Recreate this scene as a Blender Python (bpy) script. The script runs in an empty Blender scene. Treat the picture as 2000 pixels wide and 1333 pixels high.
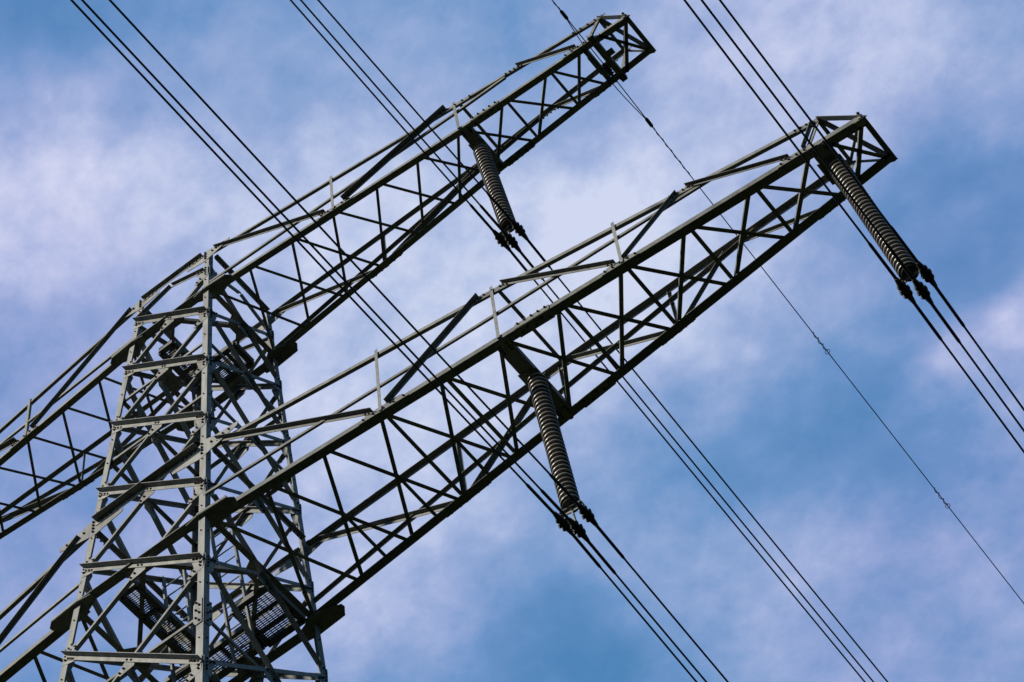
import bpy, math, random
from mathutils import Vector, Matrix
random.seed(7)
PI = math.pi
SC = bpy.context.scene
COL = SC.collection

# ------------------------------------------------------------------ camera
CR = Vector((0.79252028, 0.60383615, -0.08540204))
CD = Vector((-0.56102044, 0.66698175, -0.49029727))
CF = Vector((-0.23909761, 0.43648282, 0.86736099))
CC = Vector((15.08004705, -16.97272084, -32.3619123))
FPX = 5371.678
cam = bpy.data.cameras.new('Camera')
camo = bpy.data.objects.new('Camera', cam)
COL.objects.link(camo)
M = Matrix.Identity(4)
for i in range(3):
    M[i][0] = CR[i]; M[i][1] = -CD[i]; M[i][2] = -CF[i]; M[i][3] = CC[i]
camo.matrix_world = M
cam.sensor_width = 36.0
cam.lens = FPX / 2000.0 * 36.0
cam.clip_start = 0.1
cam.clip_end = 6000.0
SC.camera = camo

# ------------------------------------------------------------------ sun, sky, exposure
SUN_EL = math.radians(36)
SUN_AZ = math.atan2(-0.62, -0.78)            # direction towards the sun, measured from +Y towards +X
sdir = Vector((math.sin(SUN_AZ) * math.cos(SUN_EL), math.cos(SUN_AZ) * math.cos(SUN_EL), math.sin(SUN_EL)))
sl = bpy.data.lights.new('Sun', 'SUN')
sl.energy = 5.0
sl.angle = math.radians(1.5)
sl.color = (1.0, 0.93, 0.82)
so = bpy.data.objects.new('Sun', sl)
COL.objects.link(so)
so.rotation_euler = sdir.to_track_quat('Z', 'Y').to_euler()
so.location = (0, 0, 60)

W = bpy.data.worlds.new('World')
SC.world = W
W.use_nodes = True
nt = W.node_tree
N = nt.nodes
LK = nt.links
N.clear()


def nd(t, **kw):
    n = N.new(t)
    for k, v in kw.items():
        setattr(n, k, v)
    return n


def put(n, i, v):
    if hasattr(v, 'is_output') or isinstance(v, bpy.types.NodeSocket):
        LK.new(v, n.inputs[i])
    else:
        n.inputs[i].default_value = v


def mth(op, a, b=0.0, c=None, clamp=False):
    n = nd('ShaderNodeMath', operation=op)
    n.use_clamp = clamp
    put(n, 0, a)
    put(n, 1, b)
    if c is not None:
        put(n, 2, c)
    return n.outputs[0]


tc = nd('ShaderNodeTexCoord')
sep = nd('ShaderNodeSeparateXYZ')
LK.new(tc.outputs['Generated'], sep.inputs[0])
zc = mth('MAXIMUM', sep.outputs[2], 0.06)
comb = nd('ShaderNodeCombineXYZ')
LK.new(mth('DIVIDE', sep.outputs[0], zc), comb.inputs[0])
LK.new(mth('DIVIDE', sep.outputs[1], zc), comb.inputs[1])
P = comb.outputs[0]                          # point where the view ray meets a flat cloud layer at height 1


def noise(scale, detail, rough, dist=0.0, off=(0, 0, 0), stretch=None):
    mp = nd('ShaderNodeMapping')
    LK.new(P, mp.inputs[0])
    mp.inputs['Location'].default_value = off
    if stretch:
        mp.inputs['Rotation'].default_value = (0, 0, stretch[0])
        mp.inputs['Scale'].default_value = (stretch[1], stretch[2], 1)
    n = nd('ShaderNodeTexNoise')
    LK.new(mp.outputs[0], n.inputs['Vector'])
    n.inputs['Scale'].default_value = scale
    n.inputs['Detail'].default_value = detail
    n.inputs['Roughness'].default_value = rough
    n.inputs['Distortion'].default_value = dist
    return n.outputs['Fac']


# banks of thin cloud and clearer gaps: centre on the cloud layer, radius, strength
BLOBS = [
    (-0.270, 0.500, 0.75, 0.375),  # broad lift centred on the view, leaving the unseen sky darker
    (-0.3922, 0.3292, 0.0506, 0.50),
    (-0.3265, 0.3719, 0.0507, 0.16),
    (-0.2127, 0.4726, 0.0451, 0.40),
    (-0.0911, 0.4702, 0.0720, 0.44),
    (-0.1142, 0.6304, 0.0287, 0.42),
    (-0.1207, 0.6119, 0.0213, 0.22),
    (-0.3087, 0.4417, 0.0759, 0.27),
    (-0.0484, 0.5341, 0.0444, 0.12),
    (-0.1849, 0.7466, 0.0685, 0.10),
    (-0.2703, 0.6659, 0.0384, 0.10),
    (-0.3649, 0.6432, 0.0601, -0.42),
    (-0.1993, 0.6386, 0.0571, -0.30),
    (-0.1017, 0.5742, 0.0510, -0.30),
    (-0.2524, 0.5935, 0.0416, -0.14),
    (-0.4205, 0.3481, 0.0133, -0.25),
    (-0.2996, 0.3186, 0.0551, -0.10),
    (-0.2339, 0.3813, 0.0473, 0.03),
    (-0.1830, 0.5597, 0.0470, 0.26),
    (-0.3358, 0.2556, 0.0411, -0.38),
    (-0.0241, 0.5109, 0.0259, -0.15),
    (-0.2006, 0.4918, 0.0294, 0.10),
    (-0.3490, 0.3295, 0.0258, 0.18),
    (-0.5020, 0.4564, 0.0741, 0.10),
    (-0.1531, 0.6173, 0.0288, -0.10),
    (-0.4032, 0.5770, 0.0586, 0.24),
    (-0.3204, 0.5257, 0.0801, 0.20),
    (-0.2695, 0.6848, 0.0678, 0.14),
    (-0.2307, 0.5519, 0.0475, 0.12),
    (-0.2814, 0.4931, 0.0656, 0.12),
    (-0.3768, 0.4778, 0.0598, 0.12),
    (-0.2275, 0.5288, 0.0468, 0.12),
    (-0.2775, 0.3770, 0.0478, 0.10),
]
# regions where the veil of cloud has a lavender cast
LAV = [
    (-0.4515, 0.3819, 0.0985, 0.70),
    (-0.3356, 0.2640, 0.0730, 0.50),
    (-0.1040, 0.4455, 0.0756, 0.35),
    (-0.1628, 0.7115, 0.0851, 0.80),
    (-0.0920, 0.5791, 0.0604, 0.55),
    (-0.5056, 0.5068, 0.0893, 0.60),
    (-0.3774, 0.5992, 0.0511, 0.20),
    (-0.2361, 0.7395, 0.0665, 0.50),
]
acc = 0.06                                   # unseen sky around the view kept darker to cut ambient light on the steel
warp = nd('ShaderNodeTexNoise')
LK.new(P, warp.inputs['Vector'])
warp.inputs['Scale'].default_value = 14
warp.inputs['Detail'].default_value = 3
wv = nd('ShaderNodeVectorMath', operation='MULTIPLY_ADD')
LK.new(warp.outputs['Color'], wv.inputs[0])
wv.inputs[1].default_value = (0.09, 0.09, 0)
wo = nd('ShaderNodeVectorMath', operation='ADD')
LK.new(P, wo.inputs[0])
wo.inputs[1].default_value = (-0.045, -0.045, 0)
LK.new(wo.outputs[0], wv.inputs[2])
PW = wv.outputs[0]
lav = 0.0
for (bx_, by_, br, bw) in [(q[0], q[1], q[2], q[3] + 100) for q in LAV] + BLOBS:
    dn = nd('ShaderNodeVectorMath', operation='DISTANCE')
    LK.new(PW, dn.inputs[0])
    dn.inputs[1].default_value = (bx_, by_, 0)
    q = mth('DIVIDE', dn.outputs['Value'], br)
    q = mth('MULTIPLY', q, q)
    q = mth('MULTIPLY', q, -1.0)
    q = mth('EXPONENT', q)
    if bw > 50:
        lav = mth('MULTIPLY_ADD', q, bw - 100, lav)
    else:
        acc = mth('MULTIPLY_ADD', q, bw, acc)
n1 = noise(15, 9, 0.60, 0.1, (0.3, 0.1, 0))
n2 = noise(38, 12, 0.62, 0.1, (1.3, 0.7, 0), (0.7, 1.0, 1.1))
n3 = noise(5, 4, 0.5, 0.0, (3.3, 2.1, 0))
acc = mth('ADD', acc, mth('MULTIPLY', mth('SUBTRACT', n1, 0.5), 0.75))
amp = mth('MULTIPLY_ADD', acc, 0.70, 0.22, clamp=True)
acc = mth('ADD', acc, mth('MULTIPLY', mth('MULTIPLY', mth('SUBTRACT', n2, 0.5), 0.95), amp))
dens = nd('ShaderNodeMapRange')
LK.new(acc, dens.inputs[0])
dens.inputs[1].default_value = 0.0
dens.inputs[2].default_value = 1.0
dens.clamp = True
sky = nd('ShaderNodeTexSky', sky_type='NISHITA')
sky.sun_disc = False
sky.sun_elevation = SUN_EL
sky.sun_rotation = SUN_AZ
sky.air_density = 1.6
sky.dust_density = 0.6
sky.ozone_density = 3.0
skyb = nd('ShaderNodeVectorMath', operation='SCALE')
LK.new(sky.outputs[0], skyb.inputs[0])
skyb.inputs['Scale'].default_value = 1.0
cr = nd('ShaderNodeValToRGB')                # colour of the thin cloud veil, times 1/strength below
LK.new(dens.outputs[0], cr.inputs[0])
e = cr.color_ramp.elements
e[0].position = 0.0
e[0].color = (0.065, 0.245, 0.53, 1)
e[1].position = 1.0
e[1].color = (0.63, 0.69, 0.88, 1)
for p_, c_ in ((0.3, (0.165, 0.33, 0.64, 1)), (0.6, (0.345, 0.455, 0.74, 1)), (0.8, (0.49, 0.575, 0.82, 1))):
    x = e.new(p_)
    x.color = c_
tintn = nd('ShaderNodeMixRGB', blend_type='MULTIPLY')
put(tintn, 0, mth('MULTIPLY', lav, mth('MULTIPLY_ADD', n3, 1.6, 0.2), clamp=True))
LK.new(cr.outputs[0], tintn.inputs[1])
tintn.inputs[2].default_value = (1.0, 0.90, 0.98, 1)
veil = nd('ShaderNodeVectorMath', operation='SCALE')
LK.new(tintn.outputs[0], veil.inputs[0])
veil.inputs['Scale'].default_value = 1.0 / 0.12      # 0.075 x 1.6 (exposure) = 0.12
mx = nd('ShaderNodeMixRGB')
put(mx, 0, mth('MULTIPLY_ADD', dens.outputs[0], 0.25, 0.75, clamp=True))
LK.new(skyb.outputs[0], mx.inputs[1])
LK.new(veil.outputs[0], mx.inputs[2])
bg = nd('ShaderNodeBackground')
LK.new(mx.outputs[0], bg.inputs[0])
bg.inputs[1].default_value = 0.075
wout = nd('ShaderNodeOutputWorld')
LK.new(bg.outputs[0], wout.inputs[0])

SC.view_settings.view_transform = 'Standard'
SC.view_settings.look = 'None'
SC.view_settings.exposure = 0.678
SC.view_settings.gamma = 1.0
SC.view_settings.use_curve_mapping = False


# ------------------------------------------------------------------ materials
def mat(name, c1, c2, scale=6.0, rough=0.6, metal=0.0, spots=None, spec=0.12, streak=False, bump=0.0):
    m = bpy.data.materials.new(name)
    m.use_nodes = True
    t = m.node_tree
    b = t.nodes['Principled BSDF']
    co = t.nodes.new('ShaderNodeTexCoord')
    mp = t.nodes.new('ShaderNodeMapping')
    t.links.new(co.outputs['Object'], mp.inputs[0])
    if streak:
        mp.inputs['Scale'].default_value = (1, 1, 0.18)
    n = t.nodes.new('ShaderNodeTexNoise')
    n.inputs['Scale'].default_value = scale
    n.inputs['Detail'].default_value = 8
    n.inputs['Roughness'].default_value = 0.65
    t.links.new(mp.outputs[0], n.inputs['Vector'])
    r = t.nodes.new('ShaderNodeValToRGB')
    r.color_ramp.elements[0].position = 0.3
    r.color_ramp.elements[0].color = (*c1, 1)
    r.color_ramp.elements[1].position = 0.7
    r.color_ramp.elements[1].color = (*c2, 1)
    t.links.new(n.outputs['Fac'], r.inputs[0])
    out = r.outputs[0]
    if spots:
        n2_ = t.nodes.new('ShaderNodeTexNoise')
        n2_.inputs['Scale'].default_value = scale * 2.3
        n2_.inputs['Detail'].default_value = 5
        t.links.new(co.outputs['Object'], n2_.inputs['Vector'])
        r2 = t.nodes.new('ShaderNodeValToRGB')
        r2.color_ramp.elements[0].position = 0.60
        r2.color_ramp.elements[0].color = (0, 0, 0, 1)
        r2.color_ramp.elements[1].position = 0.72
        r2.color_ramp.elements[1].color = (1, 1, 1, 1)
        t.links.new(n2_.outputs['Fac'], r2.inputs[0])
        mxx = t.nodes.new('ShaderNodeMixRGB')
        t.links.new(r2.outputs[0], mxx.inputs[0])
        t.links.new(out, mxx.inputs[1])
        mxx.inputs[2].default_value = (*spots, 1)
        out = mxx.outputs[0]
    # every bar and disc weathers a little differently
    oi = t.nodes.new('ShaderNodeObjectInfo')
    mr = t.nodes.new('ShaderNodeMapRange')
    t.links.new(oi.outputs['Random'], mr.inputs[0])
    mr.inputs[3].default_value = 0.78
    mr.inputs[4].default_value = 1.14
    hs = t.nodes.new('ShaderNodeHueSaturation')
    t.links.new(out, hs.inputs['Color'])
    t.links.new(mr.outputs[0], hs.inputs['Value'])
    out = hs.outputs[0]
    t.links.new(out, b.inputs['Base Color'])
    b.inputs['Roughness'].default_value = rough
    b.inputs['Metallic'].default_value = metal
    b.inputs['Specular IOR Level'].default_value = spec
    if bump:
        bp = t.nodes.new('ShaderNodeBump')
        bp.inputs['Strength'].default_value = bump
        bp.inputs['Distance'].default_value = 0.01
        t.links.new(n.outputs['Fac'], bp.inputs['Height'])
        t.links.new(bp.outputs[0], b.inputs['Normal'])
    return m


STEEL = mat('painted_galvanised_steel', (0.098, 0.099, 0.092), (0.205, 0.206, 0.190), 7, 0.66, 0, (0.095, 0.090, 0.072), streak=True)
DSTEEL = mat('weathered_arm_shaded_ladder_steel', (0.088, 0.089, 0.081), (0.172, 0.173, 0.156), 7, 0.68, 0, (0.065, 0.060, 0.045))  # also on the ladders, where its darker tone imitates interior shade
BOLT = mat('dark_bolt_steel', (0.022, 0.017, 0.012), (0.05, 0.036, 0.025), 30, 0.8)  # bolts much darker and browner than the plates
FIT = mat('cast_iron_fitting', (0.018, 0.018, 0.017), (0.045, 0.042, 0.038), 22, 0.6, 0.0)
WIRE = mat('weathered_conductor', (0.012, 0.012, 0.012), (0.028, 0.028, 0.027), 40, 0.7)
PORC = mat('brown_glazed_porcelain', (0.095, 0.085, 0.072), (0.17, 0.152, 0.132), 9, 0.32, 0.0, spec=0.4)
GRATE = mat('galvanised_grating', (0.05, 0.05, 0.048), (0.10, 0.10, 0.09), 15, 0.6)
GRASS = mat('grass_ground', (0.008, 0.012, 0.005), (0.016, 0.020, 0.008), 0.6, 1.0, spec=0.0)  # unseen ground, kept near black to cut bounce light on undersides
CONC = mat('concrete', (0.26, 0.25, 0.23), (0.38, 0.37, 0.34), 5, 0.9)


# ------------------------------------------------------------------ mesh helpers
class MB:
    def __init__(s):
        s.v = []; s.f = []; s.m = []; s.smooth = []

    def add(s, vs, fs, mi=0, sm=False):
        o = len(s.v)
        s.v += [tuple(v) for v in vs]
        s.f += [tuple(o + i for i in f) for f in fs]
        s.m += [mi] * len(fs)
        s.smooth += [sm] * len(fs)

    def prism(s, prof, p0, p1, u, v, mi=0):
        k = len(prof)
        vs = [p0 + u * a + v * b for a, b in prof] + [p1 + u * a + v * b for a, b in prof]
        fs = [(i, (i + 1) % k, k + (i + 1) % k, k + i) for i in range(k)]
        fs += [tuple(range(k - 1, -1, -1)), tuple(range(k, 2 * k))]
        s.add(vs, fs, mi)

    def angle(s, p0, p1, u, v, a, b, t=0.010, off=(0, 0), mi=0):
        """L section: corner on the line p0-p1, flange a along u, flange b along v"""
        p0 = Vector(p0); p1 = Vector(p1)
        d = (p1 - p0).normalized()
        u = Vector(u); u = (u - d * u.dot(d)).normalized()
        v = Vector(v); v = v - d * v.dot(d) - u * v.dot(u)
        v.normalize()
        o = u * off[0] + v * off[1]
        s.prism([(0, 0), (a, 0), (a, t), (t, t), (t, b), (0, b)], p0 + o, p1 + o, u, v, mi)

    def box(s, p0, p1, u, v, a, b, off=(0, 0), mi=0):
        p0 = Vector(p0); p1 = Vector(p1)
        d = (p1 - p0).normalized()
        u = Vector(u); u = (u - d * u.dot(d)).normalized()
        v = Vector(v); v = v - d * v.dot(d) - u * v.dot(u)
        v.normalize()
        o = u * off[0] + v * off[1]
        s.prism([(-a / 2, -b / 2), (a / 2, -b / 2), (a / 2, b / 2), (-a / 2, b / 2)], p0 + o, p1 + o, u, v, mi)

    def plate(s, pts, n, t, mi=0):
        n = Vector(n).normalized()
        k = len(pts)
        vs = [Vector(p) for p in pts] + [Vector(p) + n * t for p in pts]
        fs = [(i, (i + 1) % k, k + (i + 1) % k, k + i) for i in range(k)]
        fs += [tuple(range(k - 1, -1, -1)), tuple(range(k, 2 * k))]
        s.add(vs, fs, mi)

    def bolt(s, p, n, r=0.017, h=0.02, mi=1):
        n = Vector(n).normalized()
        a = n.orthogonal().normalized()
        b = n.cross(a)
        p = Vector(p)
        ph = random.random()
        pr = [(r * math.cos(ph + i * PI / 3), r * math.sin(ph + i * PI / 3)) for i in range(6)]
        s.prism(pr, p, p + n * h, a, b, mi)
        pr = [(r * .5 * math.cos(i * PI / 3), r * .5 * math.sin(i * PI / 3)) for i in range(6)]
        s.prism(pr, p + n * h, p + n * (h + .008), a, b, mi)

    def tube(s, pts, r, seg=8, mi=0, sm=True, closed=False):
        pts = [Vector(p) for p in pts]
        n = len(pts)
        rr = r if isinstance(r, (list, tuple)) else [r] * n
        ref = None
        vs = []
        for i, p in enumerate(pts):
            if closed:
                d = (pts[(i + 1) % n] - pts[i - 1]).normalized()
            else:
                d = (pts[min(i + 1, n - 1)] - pts[max(i - 1, 0)]).normalized()
            if ref is None:
                ref = d.orthogonal().normalized()
            a = (ref - d * ref.dot(d)).normalized()
            ref = a
            b = d.cross(a)
            for j in range(seg):
                t = 2 * PI * j / seg
                vs.append(p + a * (rr[i] * math.cos(t)) + b * (rr[i] * math.sin(t)))
        fs = []
        for i in range(n if closed else n - 1):
            i2 = (i + 1) % n
            for j in range(seg):
                fs.append((i * seg + j, i * seg + (j + 1) % seg, i2 * seg + (j + 1) % seg, i2 * seg + j))
        s.add(vs, fs, mi, sm)
        if not closed:
            s.add(vs[:seg], [tuple(range(seg - 1, -1, -1))], mi)
            s.add(vs[-seg:], [tuple(range(seg))], mi)

    def lathe(s, prof, seg=28, mi=0, org=(0, 0, 0)):
        o = Vector(org)
        vs = []
        for r, z in prof:
            for j in range(seg):
                t = 2 * PI * j / seg
                vs.append(o + Vector((r * math.cos(t), r * math.sin(t), z)))
        fs = []
        for i in range(len(prof) - 1):
            for j in range(seg):
                fs.append((i * seg + j, (i + 1) * seg + j, (i + 1) * seg + (j + 1) % seg, i * seg + (j + 1) % seg))
        s.add(vs, fs, mi, True)

    def obj(s, name, mats, parent=None):
        me = bpy.data.meshes.new(name)
        me.from_pydata(s.v, [], s.f)
        if not isinstance(mats, (list, tuple)):
            mats = [mats]
        for m in mats:
            me.materials.append(m)
        for i, p in enumerate(me.polygons):
            p.material_index = min(s.m[i], len(mats) - 1)
            p.use_smooth = s.smooth[i]
        me.update()
        import bmesh
        bm = bmesh.new()
        bm.from_mesh(me)
        bmesh.ops.recalc_face_normals(bm, faces=bm.faces)
        bm.to_mesh(me)
        bm.free()
        o = bpy.data.objects.new(name, me)
        COL.objects.link(o)
        if parent is not None:
            o.parent = parent
            o.matrix_parent_inverse = parent.matrix_world.inverted()
        return o


def tag(o, label=None, cat=None, group=None, kind=None):
    if label: o['label'] = label
    if cat: o['category'] = cat
    if group: o['group'] = group
    if kind: o['kind'] = kind
    return o


def empty(name, loc):
    o = bpy.data.objects.new(name, None)
    COL.objects.link(o)
    o.location = loc
    o.matrix_world = Matrix.Translation(Vector(loc))
    o.empty_display_size = 0.3
    return o


X = Vector((1, 0, 0)); Y = Vector((0, 1, 0)); Z = Vector((0, 0, 1))
GZ = -34.0                                    # ground level; z = 0 is the underside of the long cross-arm

# ------------------------------------------------------------------ ground
g = MB()
g.add([(-3000, -3000, GZ), (3000, -3000, GZ), (3000, 3000, GZ), (-3000, 3000, GZ)], [(0, 1, 2, 3)])
tag(g.obj('ground', GRASS), kind='structure')

# ------------------------------------------------------------------ tower body
S = 1.0426
def hw(z): return 1.2 - 0.047 * z
def cor(sx, sy, z): return Vector((sx * hw(z), sy * hw(z) * S, z))

Z0, Z1, Z2, Z3, Z4, Z5, Z6 = 8.30, 6.647, 4.887, 2.936, 0.875, -1.27, -3.85
ZH, ZB, ZU, ZT = 1.995, 0.0, 7.58, 9.03
tower = empty('transmission_tower', (0, 0, GZ))
tag(tower, 'tall grey steel lattice pylon with two long cross-arms, seen from below', 'pylon')

for sx in (-1, 1):
    for sy in (-1, 1):
        m = MB()
        zz = [ZT + 0.12, ZH, -2.2, -12, -22, GZ + 0.3]
        for i in range(len(zz) - 1):
            a = 0.108 + 0.007 * i
            m.angle(cor(sx, sy, zz[i]), cor(sx, sy, zz[i + 1]), -X * sx, -Y * sy, a, a, 0.014, off=(-0.002 * i, -0.002 * i))
        # splice cover plates with bolts just below the long arm
        for zs in (-2.55, -12.3):
            for (fl, nn) in ((-X * sx, Y * sy), (-Y * sy, X * sx)):
                c0 = cor(sx, sy, zs + 0.30) + fl * 0.10 + nn * 0.006
                c1 = cor(sx, sy, zs - 0.30) + fl * 0.10 + nn * 0.006
                m.plate([c0 - fl * 0.085, c0 + fl * 0.02, c0 + fl * 0.06 - Z * 0.08, c1 + fl * 0.06 + Z * 0.08, c1 + fl * 0.02, c1 - fl * 0.085], nn, 0.012)
                for k in range(6):
                    h = zs + 0.24 - k * 0.096
                    m.bolt(cor(sx, sy, h) + fl * (0.055 if k % 2 else 0.11) + nn * 0.018, nn, 0.018)
        # step bolts
        for k in range(60):
            z = 8.7 - k * 0.7
            if z < GZ + 1: break
            for (fl, nn) in ((-X * sx, Y * sy), (-Y * sy, X * sx)):
                m.bolt(cor(sx, sy, z) + fl * 0.06 + nn * 0.004, nn, 0.012, 0.012)
        m.obj('leg', [STEEL, BOLT], tower)
        f = MB()
        c = cor(sx, sy, GZ)
        f.box(c - Z * 0.5, c + Z * 0.35, X, Y, 1.3, 1.3)
        f.obj('footing', CONC, tower)

FACES = [((1, -1), (-1, -1), -Y, 1), ((1, -1), (1, 1), X, 1), ((-1, -1), (-1, 1), -X, -1), ((1, 1), (-1, 1), Y, -1)]


def up_in_face(p0, p1, n):
    d = (p1 - p0).normalized()
    u = n.cross(d)
    if u.z < 0: u = -u
    return u.normalized()


def knot(m, corner, n, side, up_to, dn_to, z):
    """gusset plate on the face n at one leg node; members go towards the points up_to and dn_to"""
    c = corner + n * 0.006
    e = side * 0.10
    du = (up_to - corner).normalized(); dd = (dn_to - corner).normalized()
    pu = n.cross(du); pu = pu if pu.z > 0 else -pu
    pd = n.cross(dd); pd = pd if pd.z > 0 else -pd
    L1, L2 = 0.26, 0.36
    w_ = 0.036
    pts = [c + side * 0.008 + Z * 0.17, c + e + Z * 0.19, c + du * L1 + pu * w_, c + du * L1 - pu * w_, c + side * 0.17 - Z * 0.05,
           c + dd * L2 + pd * w_, c + dd * L2 - pd * w_, c + e * 0.8 - Z * 0.2, c + side * 0.008 - Z * 0.17]
    m.plate(pts, n, 0.009)
    for k in range(4):
        m.bolt(c + side * 0.055 + Z * (0.13 - k * 0.075) + n * 0.009, n, 0.016)
    for k in range(2):
        m.bolt(c + dd * (0.22 + k * 0.09) + n * 0.009, n, 0.016)
        m.bolt(c + du * (0.16 + k * 0.07) + n * 0.026, n, 0.016)


LV = [Z0, Z1, Z2, Z3, Z4, Z5, Z6]
low = MB()
zl = Z6
LOWS = []
while zl > GZ + 3.5:
    h = 2.6 + (Z6 - zl) * 0.09
    LOWS.append((zl, max(zl - h, GZ + 0.4)))
    zl = zl - h
for fi, (pa, qa, n, front) in enumerate(FACES):
    side = (cor(*qa, 0) - cor(*pa, 0)).normalized()
    panels = [(LV[i], LV[i + 1]) for i in range(len(LV) - 1)]
    for (zt_, zb_) in panels + LOWS:
        ismain = (zt_, zb_) in panels
        P0 = cor(*pa, zb_); Q0 = cor(*qa, zt_)           # shallow bar: low at P, high at Q
        P1 = cor(*pa, zt_); Q1 = cor(*qa, zb_)           # steep bar: high at P, low at Q
        m = MB() if ismain else low
        a_ = 0.105 if ismain else 0.13
        u = up_in_face(P0, Q0, n)
        ins = side * 0.02
        off = 0.016
        bn = n if n == -Y else -n
        oo = n * off if front > 0 else -n * 0.03
        m.angle(P0 + ins + oo + u * 0.05, Q0 - ins + oo + u * 0.05, -u, bn, a_ * (0.78 if abs(n.y) > .5 else 0.60), a_ * (1.0 if n == -Y else 0.6), 0.009)
        if ismain:
            for t_ in (0.045, 0.075, 0.485, 0.515, 0.925, 0.955):
                m.bolt(P0.lerp(Q0, t_) + oo + n * (0.0 if front > 0 else 0.02), n, 0.018)
            m.obj('face_brace', [STEEL, BOLT], tower)
            m = MB()
        u = up_in_face(P1, Q1, n)
        d1 = (Q1 - P1).normalized()
        m.angle(P1 + d1 * 0.22 - n * 0.004 - u * 0.05, Q1 - d1 * 0.2 - n * 0.004 - u * 0.05, u, (n if abs(n.x) > .5 else -n), a_ * (0.45 if n == -Y else 0.6), a_ * (0.76 if abs(n.x) > .5 else 0.60), 0.009)
        if ismain:
            m.obj('face_brace', [STEEL, BOLT], tower)
            # light strut at mid height and half-panel redundants
            zm = (zt_ + zb_) / 2
            if not (zb_ < ZU < zt_ or zb_ < ZH < zt_ or zb_ < ZB < zt_):
                m = MB()
                A_ = cor(*pa, zm) + side * 0.03; B_ = cor(*qa, zm) - side * 0.03
                m.angle(A_ - n * 0.03, B_ - n * 0.03, -Z, -n, 0.055, 0.055, 0.006)
                m.obj('strut', [STEEL, BOLT], tower)
            # centre gusset
            m = MB()
            ctr = (P0 + Q0) / 2
            ctr2 = (P1 + Q1) / 2
            cc = ctr - Z * 0.02 + n * 0.005
            dd = (Q0 - P0).normalized()
            m.plate([cc - dd * 0.14 + Z * 0.03, cc + dd * 0.10 + Z * 0.02, cc + d1 * 0.24 + dd * 0.05, cc + d1 * 0.26 - dd * 0.06, cc - dd * 0.12 - Z * 0.08], n, 0.008)
            for k in range(2):
                m.bolt(cc + d1 * (0.13 + 0.085 * k) + n * 0.008, n, 0.018)
            m.obj('gusset_plate', [STEEL, BOLT], tower)
    # node gussets
    for i, z in enumerate(LV):
        if i == 6 and (n.y > 0.5 or n.x < -0.5): continue
        up = LV[i - 1] if i > 0 else ZT
        dn = LV[i + 1] if i < len(LV) - 1 else LOWS[0][1]
        m = MB()
        knot(m, cor(*pa, z), n, side, cor(*qa, up), cor(*qa, dn), z)
        m.obj('gusset_plate', [STEEL, BOLT], tower)
        m = MB()
        knot(m, cor(*qa, z), n, -side, cor(*pa, up), cor(*pa, dn), z)
        m.obj('gusset_plate', [STEEL, BOLT], tower)
    # top panel: inverted V from the middle of the top bar
    tm = (cor(*pa, ZT - .35) + cor(*qa, ZT - .35)) / 2
    for c_ in (pa, qa):
        m = MB()
        b_ = cor(*c_, Z0)
        u = up_in_face(b_, tm, n)
        m.angle(b_ + (tm - b_).normalized() * 0.1 + n * 0.016 + u * 0.05, tm + n * 0.016 + u * 0.05, -u, n if n == -Y else -n, 0.065, 0.06, 0.008)
        m.obj('face_brace', [STEEL, BOLT], tower)
    # perimeter beams at the four arm levels
    for z in (ZT - 0.06, ZU + 0.0, ZH, ZB):
        m = MB()
        A_ = cor(*pa, z) + side * 0.12; B_ = cor(*qa, z) - side * 0.12
        chordlevel = z in (ZU, ZB)
        if chordlevel:
            m.angle(A_ + n * 0.055 + Z * 0.0, B_ + n * 0.055, Z, -n, 0.016, 0.15 if abs(n.y) > .5 else 0.09, 0.012)
        else:
            m.angle(A_ + n * 0.018 + Z * 0.08, B_ + n * 0.018 + Z * 0.08, -Z, n if front > 0 else -n, *((0.09, 0.07) if z > ZU else ((0.115, 0.12) if n == -Y else (0.075, 0.07))), 0.010)
            for k in range(4):
                for e_, s_ in ((A_, side), (B_, -side)):
                    m.bolt(e_ + s_ * (0.05 + 0.08 * k) + Z * 0.02 + n * 0.018, n, 0.019)
        m.obj('ring_beam', [STEEL, BOLT], tower)

lo = low.obj('lower_bracing', STEEL, tower)
lo['kind'] = 'stuff'

for z in (ZB, ZU):
    mids = [Vector((0, -hw(z) * S + .05, z + 0.02)), Vector((hw(z) - .05, 0, z + 0.02)), Vector((0, hw(z) * S - .05, z + 0.02)), Vector((-hw(z) + .05, 0, z + 0.02))]
    for i in range(4):
        m = MB()
        a, b = mids[i], mids[(i + 1) % 4]
        nn = Z.cross((b - a).normalized())
        m.angle(a, b, nn, Z, 0.07, 0.08, 0.009)
        m.obj('diaphragm_beam', [STEEL, BOLT], tower)
    for i, c_ in enumerate(mids):
        m = MB()
        t_ = X if i % 2 == 0 else Y
        inn = -Vector((c_.x, c_.y, 0)).normalized()
        c0 = Vector((c_.x, c_.y, z - 0.002))
        m.plate([c0 - t_ * 0.26 - inn * .02, c0 - t_ * 0.16 + inn * 0.16, c0 + t_ * 0.16 + inn * 0.16, c0 + t_ * 0.26 - inn * .02], -Z, 0.010)
        m.obj('gusset_plate', [STEEL, BOLT], tower)
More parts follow.
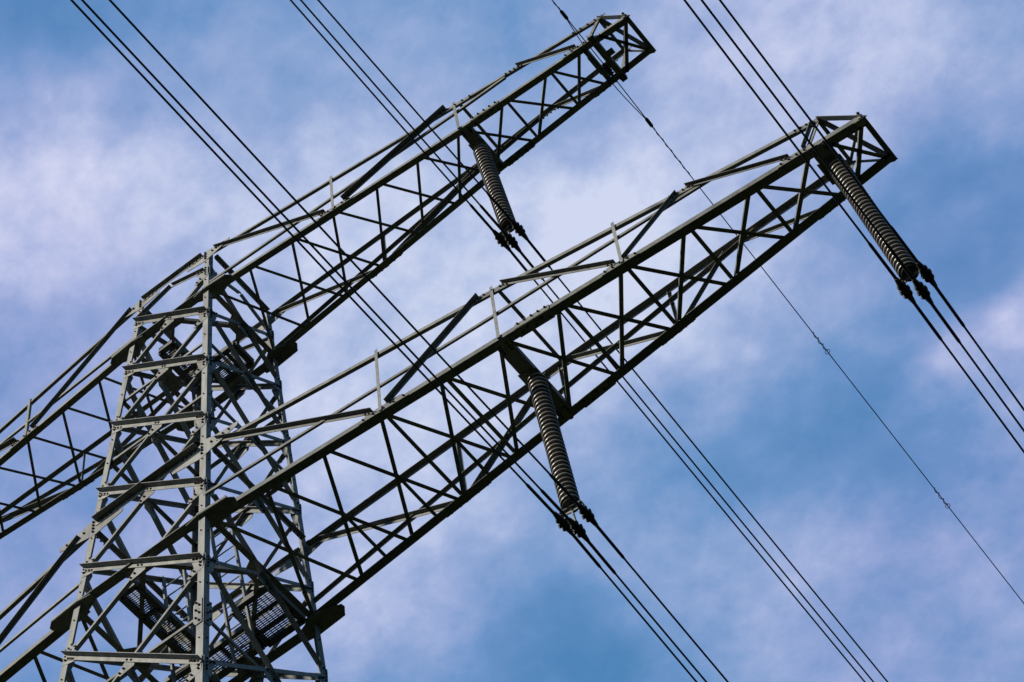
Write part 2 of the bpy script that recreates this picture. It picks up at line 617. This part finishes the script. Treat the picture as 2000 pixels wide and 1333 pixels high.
# horizontal corner plates that carry the bottom chords
REL = [(-0.32, 0.035), (-0.10, 0.065), (0.41, 0.035), (0.50, -0.035), (0.49, -0.10), (0.22, -0.20), (-0.02, -0.24), (-0.13, -0.16), (-0.34, -0.08)]
for z, k_ in ((ZB, 1.0), (ZU, 0.92)):
    for sx in (-1, 1):
        for sy in (-1, 1):
            c = cor(sx, sy, z)
            ex = 0.05 if sy > 0 else 0.0
            pts = []
            for i, (a, b) in enumerate(REL):
                bb = b + (ex if b > 0 else 0)
                pts.append(Vector((c.x + sx * a * k_, c.y + sy * bb * k_, z - 0.016)))
            m = MB()
            m.plate(pts, -Z, 0.014)
            # upturned stiffening lip
            m.box(pts[2] + Z * 0.0, pts[1] + Z * 0.0, Z, Y, 0.05, 0.008, off=(0.02, 0))
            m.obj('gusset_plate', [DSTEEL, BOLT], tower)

# ------------------------------------------------------------------ cross-arms
def cross_arm(pre, zb, ztop, nodes, knee, tip, w0, wk, wt, T, tyk, tzk, bdx, cv, ch, labels, sides=(1, -1)):
    """T = (x, y, z) of the outer end of a top chord; nodes = x of the bottom panel points"""
    x0 = hw(zb)
    main = MB()
    parts = []
    for sx in sides:
        def yb(x):
            return w0 + (wk - w0) * (x - x0) / (knee - x0) if x < knee else wk + (wt - wk) * (x - knee) / (tip - knee)
        xT, yT, zT = T
        xa, ya = hw(ztop), hw(ztop) * S
        def top(x):
            if x < knee:
                f = (x - xa) / (knee - xa)
                return (ya + (tyk - ya) * f, ztop - zb + (tzk - ztop + zb) * f)
            f = (x - knee) / (xT - knee)
            return (tyk + (yT - tyk) * f, tzk + (zT - tzk) * f)
        def Bp(x, sy): return Vector((sx * x, sy * yb(x), zb))
        def Tp(x, sy):
            y, z = top(x)
            return Vector((sx * x, sy * y, zb + z))
        for sy in (-1, 1):
            out = Y * sy
            for (xs, xe) in ((x0 - 0.1, knee), (knee, tip)):
                main.angle(Bp(xs, sy), Bp(xe, sy), Z, -out, cv, ch, 0.012)
            c = MB()
            for (xs, xe) in ((xa + 0.05, knee), (knee, xT)):
                c.angle(Tp(xs, sy) + out * 0.01, Tp(xe, sy) + out * 0.01, -Z, -out, cv * 0.75, ch * 0.68, 0.010)
            c.obj('top_chord', [DSTEEL, BOLT], pre['arm'] if False else None) if False else parts.append(('top_chord', c))
            # handrail / secondary chord
            c = MB()
            rx = labels['rail_end']
            r0 = Vector((sx * (x0 - 0.06), sy * (hw(zb) * S - 0.02), zb + labels['rail_z'])); r1 = Tp(rx, sy) - Z * 0.05
            kx = knee
            rk = Vector((sx * kx, sy * (yb(kx) + (top(kx)[0] - yb(kx)) * 0.5), r0.z + (r1.z - r0.z) * (kx - x0) / (rx - x0)))
            c.angle(r0, rk, -Z, -out, 0.055, 0.06, 0.006)
            c.angle(rk, r1, -Z, -out, 0.055, 0.06, 0.006)
            parts.append(('secondary_chord', c))
            # side face web
            for (xA, kA, xB, kB, wd) in labels['web']:
                A_ = Tp(xA, sy) if kA == 'T' else Bp(xA, sy) + Z * cv * .5
                B_ = Tp(xB, sy) if kB == 'T' else Bp(xB, sy) + Z * cv * .5
                c = MB()
                nn = out
                u = up_in_face(A_, B_, nn)
                dd = (B_ - A_).normalized()
                front = nn if sy < 0 else -nn
                c.angle(A_ + dd * 0.05 + out * 0.014 + u * wd * .5, B_ - dd * 0.05 + out * 0.014 + u * wd * .5, -u, front, wd * 0.70, wd * 0.78, 0.008)
                for e_, s_ in ((A_, dd), (B_, -dd)):
                    for k in range(2):
                        c.bolt(e_ + s_ * (0.1 + 0.07 * k) + out * 0.014, nn, 0.015)
                parts.append(('side_brace', c))
            for x in labels['posts']:
                c = MB()
                A_ = Tp(x, sy) + Z * 0.06; B_ = Bp(x, sy) + Z * 0.02
                c.angle(A_ + out * 0.026, B_ + out * 0.026, X * sx, -out, 0.05, 0.05, 0.006)
                parts.append(('post', c))
            # small gussets at the web nodes
            for (x, k, l, h) in labels['plates']:
                c = MB()
                b0 = (Tp(x, sy) if k == 'T' else Bp(x, sy)) + out * 0.003
                s_ = -1 if k == 'T' else 1
                al = ((Tp(x + 0.3, sy) - Tp(x, sy)) if k == 'T' else (Bp(x + 0.3, sy) - Bp(x, sy))).normalized()
                c.plate([b0 - al * l, b0 - al * l * 0.7 + Z * s_ * h, b0 + al * l * 0.7 + Z * s_ * h, b0 + al * l], out, 0.009)
                for q in range(5):
                    c.bolt(b0 + al * l * (-0.8 + 0.4 * q) + Z * s_ * 0.045 + out * 0.009, out, 0.016)
                parts.append(('gusset_plate', c))
            # splice on the bottom chord
            c = MB()
            for sg in labels['splice']:
                a0 = Bp(sg, sy); a1 = Bp(sg + 0.55, sy)
                c.box(a0, a1, Y, Z, ch * 1.15, 0.012, off=(-sy * ch * 0.5, -0.008))
                c.box(a0, a1, Z, Y, cv * 1.05, 0.012, off=(cv * 0.5, sy * 0.009))
                for q in range(5):
                    b_ = a0.lerp(a1, 0.1 + q * 0.2)
                    c.bolt(b_ - Y * sy * ch * (0.3 if q % 2 else 0.7) - Z * 0.014, -Z, 0.017)
                    c.bolt(b_ + Z * cv * (0.75) + out * 0.016, out, 0.017)
            parts.append(('splice_plate', c))
        # bottom plane web
        nn = [x0] + nodes
        bw_ = labels['bw']
        for i in range(len(nn) - 1):
            xa_, xb_ = nn[i], nn[i + 1]
            for q, (p, r) in enumerate(((Bp(xa_, -1), Bp(xb_, 1)), (Bp(xb_, -1), Bp(xa_, 1)))):
                c = MB()
                dd = (r - p).normalized()
                z_ = 0.014 + (0.012 if q else 0)
                s_ = dd.cross(Z)
                c.angle(p + dd * 0.04 + Z * z_ - s_ * bw_ * .5, r - dd * 0.04 + Z * z_ - s_ * bw_ * .5, s_, Z, bw_, bw_, 0.006)
                parts.append(('bottom_brace', c))
        for x in labels['struts']:
            c = MB()
            c.angle(Bp(x, -1) + Z * 0.045 + Y * .03, Bp(x, 1) + Z * 0.045 - Y * .03, X, Z, bw_, bw_, 0.006)
            parts.append(('cross_strut', c))
        for (xa_, xb_) in labels['half']:
            c = MB()
            m_ = (Bp(xa_, -1) + Bp(xb_, 1) + Bp(xb_, -1) + Bp(xa_, 1)) / 4
            e_ = (Bp(xa_, 1) + Bp(xb_, 1)) / 2
            c.angle(m_ + Z * 0.03, e_ + Z * 0.03 - Y * .03, X, Z, bw_ * 0.9, bw_ * 0.9, 0.006)
            parts.append(('cross_strut', c))
        for x in labels['tstruts']:
            c = MB()
            c.angle(Tp(x, -1) - Z * 0.05, Tp(x, 1) - Z * 0.05, X, Z, 0.055, 0.055, 0.006)
            parts.append(('cross_strut', c))
        # hanger beams: pairs of channels with a cover plate
        for (x, wdt, y_over, zz_) in labels['beams']:
            c = MB()
            L = yb(x) + y_over
            a0 = Vector((sx * x, -L, zb + zz_)); a1 = Vector((sx * x, L, zb + zz_))
            prof = [(-wdt / 2, 0), (wdt / 2, 0), (wdt / 2, 0.13), (wdt / 2 - .01, 0.13), (wdt / 2 - .01, 0.012), (-wdt / 2 + .01, 0.012), (-wdt / 2 + .01, 0.13), (-wdt / 2, 0.13)]
            c.prism(prof, a0, a1, X, Z)
            m0 = Vector((sx * x, 0, zb + zz_))
            w2 = wdt * 0.62
            if y_over <= 0:
                c.plate([m0 + Vector((-w2, -0.22, -0.003)), m0 + Vector((w2, -0.16, -0.003)), m0 + Vector((w2, 0.22, -0.003)), m0 + Vector((-w2, 0.16, -0.003))], -Z, 0.014)
            for q in range(6):
                for e_ in (-1, 1):
                    c.bolt(Vector((sx * x + e_ * wdt * 0.3, L * (-0.92 + 0.08 * (q % 3)) if q < 3 else L * (0.92 - 0.08 * (q % 3)), zb + zz_)), -Z, 0.017)
            parts.append(('hanger_beam', c))
        # end frame
        tF, tB = Tp(xT, -1), Tp(xT, 1)
        eF, eB = Bp(tip, -1), Bp(tip, 1)
        for (a, b, w_) in ((tF, eF, 0.085), (tB, eB, 0.045), (tF, eB, 0.075), (tF, tB, 0.055), (eF, eB, 0.075), (eF, Bp(bdx + .1, 1), 0.06), (Bp(bdx + .12, -1), eB, 0.055),
                           (tB - Z * .05, Bp(xT - .22, 1), 0.05), (tF - Z * .04, Bp(xT - 0.3, -1), 0.065), (eF + Z * .1, tB + Z * .02, 0.035)):
            c = MB()
            d_ = (b - a).normalized()
            s_ = d_.cross(Z) if abs(d_.z) < 0.9 else X
            c.angle(a, b, s_, Z if abs(d_.z) < .9 else Y, w_, w_, 0.008, off=(-w_ / 2, -0.0))
            parts.append(('end_brace', c))
        # tip fittings
        c = MB()
        c.plate([eB + Vector((sx * 0.045, 0.01, -0.004)), eB + Vector((sx * -0.01, 0.02, -0.004)), eB + Vector((sx * -0.12, -0.02, -0.004)), eB + Vector((sx * -0.05, -0.10, -0.004)), eB + Vector((sx * 0.01, -0.07, -0.004))], -Z, 0.01)
        parts.append(('gusset_plate', c))
        c = MB()
        c.plate([eF + Vector((sx * 0.015, -0.005, -0.004)), eF + Vector((sx * -0.13, -0.005, -0.004)), eF + Vector((sx * -0.08, 0.11, -0.004)), eF + Vector((sx * 0.015, 0.10, -0.004))], -Z, 0.01)
        c.bolt(eF + Vector((sx * -0.02, -0.02, 0.1)), -Y, 0.02, 0.03)
        c.box(eF + Vector((sx * -0.03, -0.012, 0)), eF + Vector((sx * -0.03, -0.012, 0.14)), X, Y, 0.05, 0.012)
        parts.append(('gusset_plate', c))
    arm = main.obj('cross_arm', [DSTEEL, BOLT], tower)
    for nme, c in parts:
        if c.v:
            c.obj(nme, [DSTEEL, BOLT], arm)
    return arm


LN = [2.15, 3.1099, 4.0791, 5.0726, 6.043, 6.9836, 7.9941, 8.9952, 10.0216, 10.95]
lab = dict(rail_end=9.55, rail_z=0.62, bw=0.058,
           web=[(1.25, 'T', 4.0, 'B', 0.10), (4.2, 'B', 5.9, 'T', 0.10), (6.16, 'T', 7.95, 'B', 0.085), (8.03, 'B', 9.08, 'T', 0.068), (9.12, 'T', 10.68, 'B', 0.072), (10.86, 'B', 11.15, 'T', 0.06)],
           posts=[4.0791, 6.02, 7.9941], plates=[(4.15, 'B', 0.42, 0.13), (6.05, 'T', 0.34, 0.12), (7.99, 'B', 0.3, 0.11), (9.12, 'T', 0.26, 0.10), (10.75, 'B', 0.3, 0.12), (11.02, 'T', 0.22, 0.10)],
           splice=[6.3], struts=[4.0791, 5.0726, 6.9836, 7.9941, 8.9952, 10.0216], half=[(2.15, 3.1099), (3.1099, 4.0791), (4.0791, 5.0726)],
           tstruts=[6.1], beams=[(6.03, 0.215, -0.03, -0.016), (11.05, 0.27, -0.02, -0.016)])
lower = cross_arm({}, ZB, ZH, LN, 6.043, 11.735, 1.166, 0.818, 0.394, (11.18, 0.418, 0.691), 0.798, 1.436, 11.0, 0.100, 0.135, lab)
UN = [1.6293, 2.481, 3.2994, 4.163, 4.9593, 5.7598, 6.6319, 7.483, 8.116]
lab = dict(rail_end=6.75, rail_z=0.30, bw=0.048,
           web=[(0.86, 'T', 3.2, 'B', 0.085), (3.5, 'B', 5.7, 'T', 0.115), (6.95, 'T', 8.1, 'B', 0.075)],
           posts=[3.2994, 5.76], plates=[(3.36, 'B', 0.34, 0.11), (5.8, 'T', 0.36, 0.09), (6.95, 'T', 0.2, 0.07), (8.1, 'B', 0.3, 0.09), (8.35, 'T', 0.34, 0.08)],
           splice=[6.0], struts=[6.6319, 7.483], half=[], tstruts=[5.85],
           beams=[(5.85, 0.2, -0.02, -0.016), (8.16, 0.075, -0.02, -0.015), (8.36, 0.10, 0.08, -0.034)])
upper = cross_arm({}, ZU, ZT, UN, 5.76, 9.006, 0.843, 0.5165, 0.379, (8.539, 0.3685, 0.677), 0.5606, 0.8614, 8.36, 0.070, 0.108, lab)
m = MB()
for (cx_, cy_, r_) in ((8.475, -0.07, 0.06),):
    c0 = Vector((cx_, cy_, ZU - 0.045))
    m.plate([c0 + Vector((-0.13, -0.055, 0)), c0 + Vector((0.055, -0.055, 0)), c0 + Vector((0.055, 0.055, 0)), c0 + Vector((-0.13, 0.055, 0))], -Z, 0.012)
    for a in (-.035, .035):
        for b in (-.035, .035):
            m.bolt(c0 + Vector((a, b, -0.012)), -Z, 0.009, 0.01)
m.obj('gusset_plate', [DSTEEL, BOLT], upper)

# light side gussets where top chords reach the body legs
for z, k_ in ((ZH, 1.0), (ZT - 0.07, 0.75)):
    for sx in (-1, 1):
        for sy in (-1, 1):
            c = cor(sx, sy, z) + Y * sy * 0.007
            s_ = Vector((sx, 0, 0))
            m = MB()
            pts = [(-0.16, 0.10), (0.0, 0.20), (0.16, 0.13), (0.62, 0.06), (0.60, -0.03), (0.30, -0.13), (0.0, -0.22), (-0.12, -0.24), (-0.62, -0.13), (-0.64, -0.06), (-0.28, 0.05)]
            m.plate([c + s_ * a * k_ + Z * b * k_ for a, b in pts], Y * sy, 0.010)
            for q in range(4):
                m.bolt(c - s_ * 0.06 + Z * (0.12 - 0.085 * q) * k_ + Y * sy * 0.01, Y * sy, 0.020)
                m.bolt(c + s_ * (0.12 + 0.11 * q) * k_ + Z * 0.0 + Y * sy * 0.01, Y * sy, 0.018)
            m.obj('gusset_plate', [STEEL, BOLT], tower)

# ------------------------------------------------------------------ ladders and platforms inside the body
def ladder(a, b, wd, step=0.29):
    a = Vector(a); b = Vector(b)
    l = MB()
    w_ = X * wd
    l.box(a, b, X, Y, 0.03, 0.065)
    l.box(a + w_, b + w_, X, Y, 0.03, 0.065)
    o = l.obj('ladder', DSTEEL, tower)  # darker arm steel stands in for shade inside the body
    n = int((b - a).length / step)
    for i in range(1, n):
        r = MB()
        p = a.lerp(b, i / n)
        r.tube([p, p + w_], 0.011, 6)
        r.obj('rung', DSTEEL, o)  # rungs darkened for interior shade like the rails
    return o


ladder((-1.02, 0.35, 2.35), (-0.62, 0.35, -1.6), 0.40)
ladder((-0.14, 0.32, 3.3), (0.42, 0.32, -1.2), 0.37)
ladder((-0.58, 0.30, 8.6), (-0.36, 0.30, 5.6), 0.34)


def platform(x0, x1, y0, y1, z, pitch=0.034):
    f = MB()
    t = 0.05
    for (p, q) in (((x0, y0), (x1, y0)), ((x0, y1), (x1, y1)), ((x0, y0), (x0, y1)), ((x1, y0), (x1, y1))):
        a = Vector((*p, z)); b = Vector((*q, z))
        f.box(a, b, Z, (b - a).cross(Z), 0.11, 0.085)
    for k in (0.36, 0.68):
        if y1 - y0 > x1 - x0:
            yy = y0 + (y1 - y0) * k
            f.box((x0, yy, z - .03), (x1, yy, z - .03), Z, Y, 0.05, 0.05)
        else:
            xx = x0 + (x1 - x0) * k
            f.box((xx, y0, z - .03), (xx, y1, z - .03), Z, X, 0.05, 0.05)
    o = f.obj('platform', GRATE, tower)
    gr = MB()
    n = int((y1 - y0) / pitch)
    for i in range(1, n):
        y = y0 + (y1 - y0) * i / n
        gr.box((x0, y, z + .015), (x1, y, z + .015), Z, Y, 0.026, 0.011)
    n = int((x1 - x0) / 0.075)
    for i in range(1, n):
        x = x0 + (x1 - x0) * i / n
        gr.box((x, y0, z + .022), (x, y1, z + .022), Z, X, 0.010, 0.010)
    gr.obj('grating', GRATE, o)


platform(0.42, 1.08, 0.28, 1.05, ZB + 0.06)
platform(-1.12, 0.36, 0.62, 1.02, ZB + 0.06)
platform(-0.62, -0.32, -0.95, 0.45, ZB + 0.06)
platform(0.0, 0.62, 0.05, 0.5, ZU - 0.35)
platform(-0.42, -0.14, -0.6, 0.2, ZU - 0.30)

# ------------------------------------------------------------------ insulator strings
def disc_mesh():
    m = MB()
    r = 0.132
    prof = [(0.001, 0.066), (0.034, 0.064), (0.042, 0.040), (0.056, 0.034), (0.092, 0.024), (0.120, 0.010), (r, -0.004), (r + .002, -0.020), (r + .001, -0.036), (r - .006, -0.042),
            (r - .016, -0.038), (0.110, -0.012), (0.104, -0.010), (0.101, -0.040), (0.094, -0.040), (0.088, -0.008), (0.080, -0.008), (0.077, -0.036), (0.069, -0.036), (0.064, -0.006),
            (0.054, -0.006), (0.050, -0.030), (0.042, -0.030), (0.030, -0.012), (0.022, -0.046), (0.001, -0.046)]
    prof = [(r_, z_ * 0.78) for r_, z_ in prof]
    m.lathe(prof, 32)
    return m


disc_proto = None


def string_(top, bot, n, hang, clamps, yoke, label):
    global disc_proto
    top = Vector(top); bot = Vector(bot); hang = Vector(hang)
    root = empty('insulator_string', hang)
    tag(root, label, 'insulator', 'insulator strings hanging from the cross-arms')
    ax = (top - bot).normalized()
    rot = ax.to_track_quat('Z', 'Y').to_matrix().to_4x4()
    for i in range(n):
        p = top.lerp(bot, i / (n - 1))
        if disc_proto is None:
            o = disc_mesh().obj('insulator_disc', [PORC], None)
            disc_proto = o
        else:
            o = disc_proto.copy()
            COL.objects.link(o)
        o.parent = root
        o.matrix_parent_inverse = root.matrix_world.inverted()
        o.matrix_world = Matrix.Translation(p) @ rot
    h = MB()
    h.tube([hang, top + ax * 0.05], 0.022, 8)
    h.box(hang - Z * 0.02, hang + Z * 0.09, X, Y, 0.07, 0.03)
    h.tube([top, bot], 0.02, 8)
    h.tube([bot, bot - ax * 0.12], 0.026, 8)
    h.obj('string_rod', FIT, root)
    # guard ring under the last disc
    rg = MB()
    e1 = ax.orthogonal().normalized(); e2 = ax.cross(e1)
    c = bot - ax * 0.075
    rg.tube([c + e1 * 0.105 * math.cos(t * PI / 14) + e2 * 0.105 * math.sin(t * PI / 14) for t in range(28)], 0.008, 6, closed=True)
    rg.obj('guard_ring', FIT, root)
    # yoke
    yk = MB()
    y0, y1 = Vector(yoke[0]), Vector(yoke[1])
    ym = (y0 + y1) / 2
    yk.plate([y0 + Vector((0, -0.008, 0.03)), ym + Vector((0, -0.008, 0.075)), y1 + Vector((0, -0.008, 0.03)), y1 + Vector((0, -0.008, -0.035)), ym + Vector((0, -0.008, -0.03)), y0 + Vector((0, -0.008, -0.035))], Y, 0.018)
    yk.box(y0 + Z * .04, y1 + Z * .04, Z, Y, 0.012, 0.09)
    yk.tube([ym, bot - ax * 0.1], 0.02, 8)
    yk.tube([ym, Vector(clamps[1]) + Z * 0.06], 0.018, 8)
    for k in (0.12, 0.5, 0.88):
        yk.bolt(y0.lerp(y1, k) - Y * 0.01, -Y, 0.016, 0.012)
    yk.obj('yoke_plate', [DSTEEL, BOLT], root)
    for cpt, along in zip(clamps, (None,) * 3):
        suspension_clamp(Vector(cpt), root)
    return root


def suspension_clamp(c, root, k=1.0, wired=(-0.014, 1.0, -0.05)):
    d = Vector(wired).normalized()
    m = MB()
    s = c.copy()
    m.tube([s - d * 0.20 * k - Z * .006, s - d * 0.14 * k, s - d * 0.05 * k, s + d * 0.05 * k, s + d * 0.14 * k, s + d * 0.22 * k - Z * .006], [0.026 * k, 0.036 * k, 0.048 * k, 0.048 * k, 0.036 * k, 0.024 * k], 10)
    for q, wz in ((-0.075, 0.9), (0.0, 1.15), (0.07, 0.95)):
        p = s + d * q * k
        m.box(p - X * 0.050 * k * wz, p + X * 0.050 * k * wz, d, Z, 0.055 * k, 0.07 * k)
        for e_ in (-1, 1):
            m.tube([p + X * e_ * 0.048 * k * wz - Z * 0.05 * wz, p + X * e_ * 0.048 * k * wz - Z * 0.02, p + X * e_ * 0.046 * k * wz + Z * 0.045 * wz], [0.012 * k, 0.021 * k, 0.014 * k], 7)
    m.plate([s + d * -0.06 * k + Z * 0.03, s + d * 0.06 * k + Z * 0.03, s + d * 0.03 * k + Z * 0.13 * k, s - d * 0.03 * k + Z * 0.13 * k], X, 0.012)
    m.obj('suspension_clamp', [FIT], root)


CL = {'C': [(11.237, 0, -3.619), (11.429, 0, -3.861), (11.56, 0, -3.587)],
      'B': [(6.057, 0, -3.607), (6.247, 0, -3.935), (6.408, 0, -3.746)],
      'A': [(5.899, 0, 4.34), (6.067, 0, 4.097), (6.228, 0, 4.283)]}
string_((11.10, -0.08, -0.17), (11.39, -0.08, -3.42), 32, (11.06, -0.02, ZB + 0.02), CL['C'], ((11.22, -0.03, -3.50), (11.56, -0.03, -3.48)),
        'brown ribbed insulator string hanging from the tip of the lower cross-arm')
string_((6.08, -0.04, -0.14), (6.23, -0.04, -3.36), 31, (6.03, 0.0, ZB + 0.02), CL['B'], ((6.06, -0.03, -3.50), (6.40, -0.03, -3.55)),
        'brown ribbed insulator string hanging midway along the lower cross-arm')
string_((5.87, -0.08, 7.34), (6.10, -0.08, 4.49), 26, (5.84, -0.02, ZU + 0.02), CL['A'], ((5.90, -0.03, 4.40), (6.23, -0.03, 4.36)),
        'brown ribbed insulator string hanging from the upper cross-arm')

# ------------------------------------------------------------------ conductors
def interp(pts, y):
    for i in range(len(pts) - 1):
        if pts[i][1] <= y <= pts[i + 1][1]:
            f = (y - pts[i][1]) / (pts[i + 1][1] - pts[i][1])
            return pts[i][0] + (pts[i + 1][0] - pts[i][0]) * f, pts[i][2] + (pts[i + 1][2] - pts[i][2]) * f


def conductor(clamp, near, far, r, label, rod=0.8, rr=0.021, grp='conductor wires strung past the pylon', name='conductor_wire', cat='power line'):
    cx_, cy_, cz_ = clamp
    def zat(y):
        if y < cy_:
            s = (near[1] - cz_) / (near[0] - cy_)
            e_ = near[0] - cy_
            k = 0.0006
            return cz_ + (s - k * e_) * (y - cy_) + k * (y - cy_) ** 2
        s = (far[1] - cz_) / (far[0] - cy_)
        e_ = far[0] - cy_
        k = 0.0006
        return cz_ + (s - k * e_) * (y - cy_) + k * (y - cy_) ** 2
    ys = [-70, -55, -42, -32, -24, -18, -13, -9, -6, -4, -2.5, -1.5, -0.8, -0.3, 0.0, 0.3, 0.8, 1.5, 2.5, 4, 6, 9, 13, 18, 24, 32, 42, 55, 75, 100, 130]
    m = MB()
    def pt(y):
        yy = y + cy_
        z = zat(yy)
        if abs(y) < 0.31: z += 0.0
        return Vector((cx_ - 0.014 * y, yy, z))
    m.tube([pt(y) for y in ys], r, 8)
    o = m.obj(name, WIRE)
    tag(o, label, cat, grp)
    if rod:
        q = MB()
        q.tube([pt(y) for y in (-rod, -rod + .04, -0.4, -0.15, 0, 0.15, 0.4, rod - .04, rod)], [r, rr, rr, rr, rr, rr, rr, rr, r], 10)
        q.obj('armour_rod', WIRE, o)
    return o, pt


NEAR = {'C': [(-4.627, -3.266), (-4.634, -3.575), (-4.375, -3.283)], 'B': [(-9.267, -4.114), (-9.282, -4.435), (-9.028, -4.201)], 'A': [(-5.064, 4.142), (-5.047, 3.914), (-4.848, 4.045)]}
FAR = {'C': [(2.589, -4.105), (2.144, -4.376), (2.033, -4.162)], 'B': [(2.889, -3.951), (2.76, -4.253), (3.066, -4.079)], 'A': [(9.897, 3.46), (9.817, 3.227), (10.027, 3.302)]}
PLACE = {'C': 'insulator at the lower arm tip', 'B': 'insulator midway along the lower arm', 'A': 'insulator of the upper arm'}
WHICH = ['left of the three black wires clamped under the ', 'middle, lowest of the three black wires clamped under the ', 'right of the three black wires clamped under the ']
for k in 'CBA':
    for i in range(3):
        conductor(CL[k][i], NEAR[k][i], FAR[k][i], 0.0135, WHICH[i] + PLACE[k])
EC = (8.265, 0.092, 7.50)
ew, ept = conductor(EC, (-1.3, 7.50), (10.0, 6.60), 0.0085, 'thin single earth wire crossing under the tip of the upper cross-arm', rod=0, grp=None, name='earth_wire', cat='power line')
# loop, clamps and spiral markers of the earth wire
m = MB()
ya, yb_ = -1.15, 1.15
lp = []
for i in range(13):
    t = i / 12
    y = ya + (yb_ - ya) * t
    p = ept(y)
    lp.append(p + Vector((-0.075 * math.sin(PI * t), 0, -0.06 * math.sin(PI * t))))
m.tube(lp, 0.0085, 6)
m.obj('jumper_loop', WIRE, ew)
for y in (-1.15, 1.16):
    c = MB()
    p = ept(y)
    d = (ept(y + .1) - ept(y - .1)).normalized()
    c.tube([p - d * 0.11, p - d * 0.07, p + d * 0.07, p + d * 0.11], [0.01, 0.03, 0.03, 0.01], 8)
    c.obj('wire_clamp', FIT, ew)
    c = MB()
    pp = []
    for i in range(60):
        t = i / 59
        q = ept(y + (0.12 + 1.0 * t) * (1 if y > 0 else -1))
        pp.append(q + X * 0.010 * math.cos(t * 26) + Z * 0.010 * math.sin(t * 26))
    c.tube(pp, 0.006, 5)
    c.obj('spiral_rod', WIRE, ew)
c = MB()
p = ept(0.05)
d = (ept(.1) - ept(0)).normalized()
c.tube([p - d * 0.14, p - d * 0.05, p + d * 0.05, p + d * 0.14], [0.015, 0.04, 0.04, 0.015], 8)
for q in (-0.07, -0.02, 0.03, 0.08):
    c.box(p + d * q - X * 0.05, p + d * q + X * 0.05, d, Z, 0.025, 0.03)
c.plate([p + Vector((-.04, -.03, .02)), p + Vector((.04, -.03, .02)), p + Vector((.04, -.03, .09)), p + Vector((-.04, -.03, .09))], Y, 0.06)
c.obj('wire_clamp', FIT, ew)
for y in (6.25, 9.95):
    pp = []
    for i in range(40):
        t = i / 39
        q = ept(y - 0.42 + 0.42 * t)
        rad = 0.014 + 0.012 * math.sin(PI * t)
        pp.append(q + X * rad * math.cos(t * 19) + Z * rad * math.sin(t * 19))
    c = MB()
    c.tube(pp, 0.006, 5)
    q = ept(y + .02)
    c.tube([q + X * 0.042 * math.cos(t * PI / 8) + (Z * 0.8 - Y * 0.5) * 0.042 * math.sin(t * PI / 8) for t in range(16)], 0.006, 5, closed=True)
    c.obj('spiral_marker', WIRE, ew)
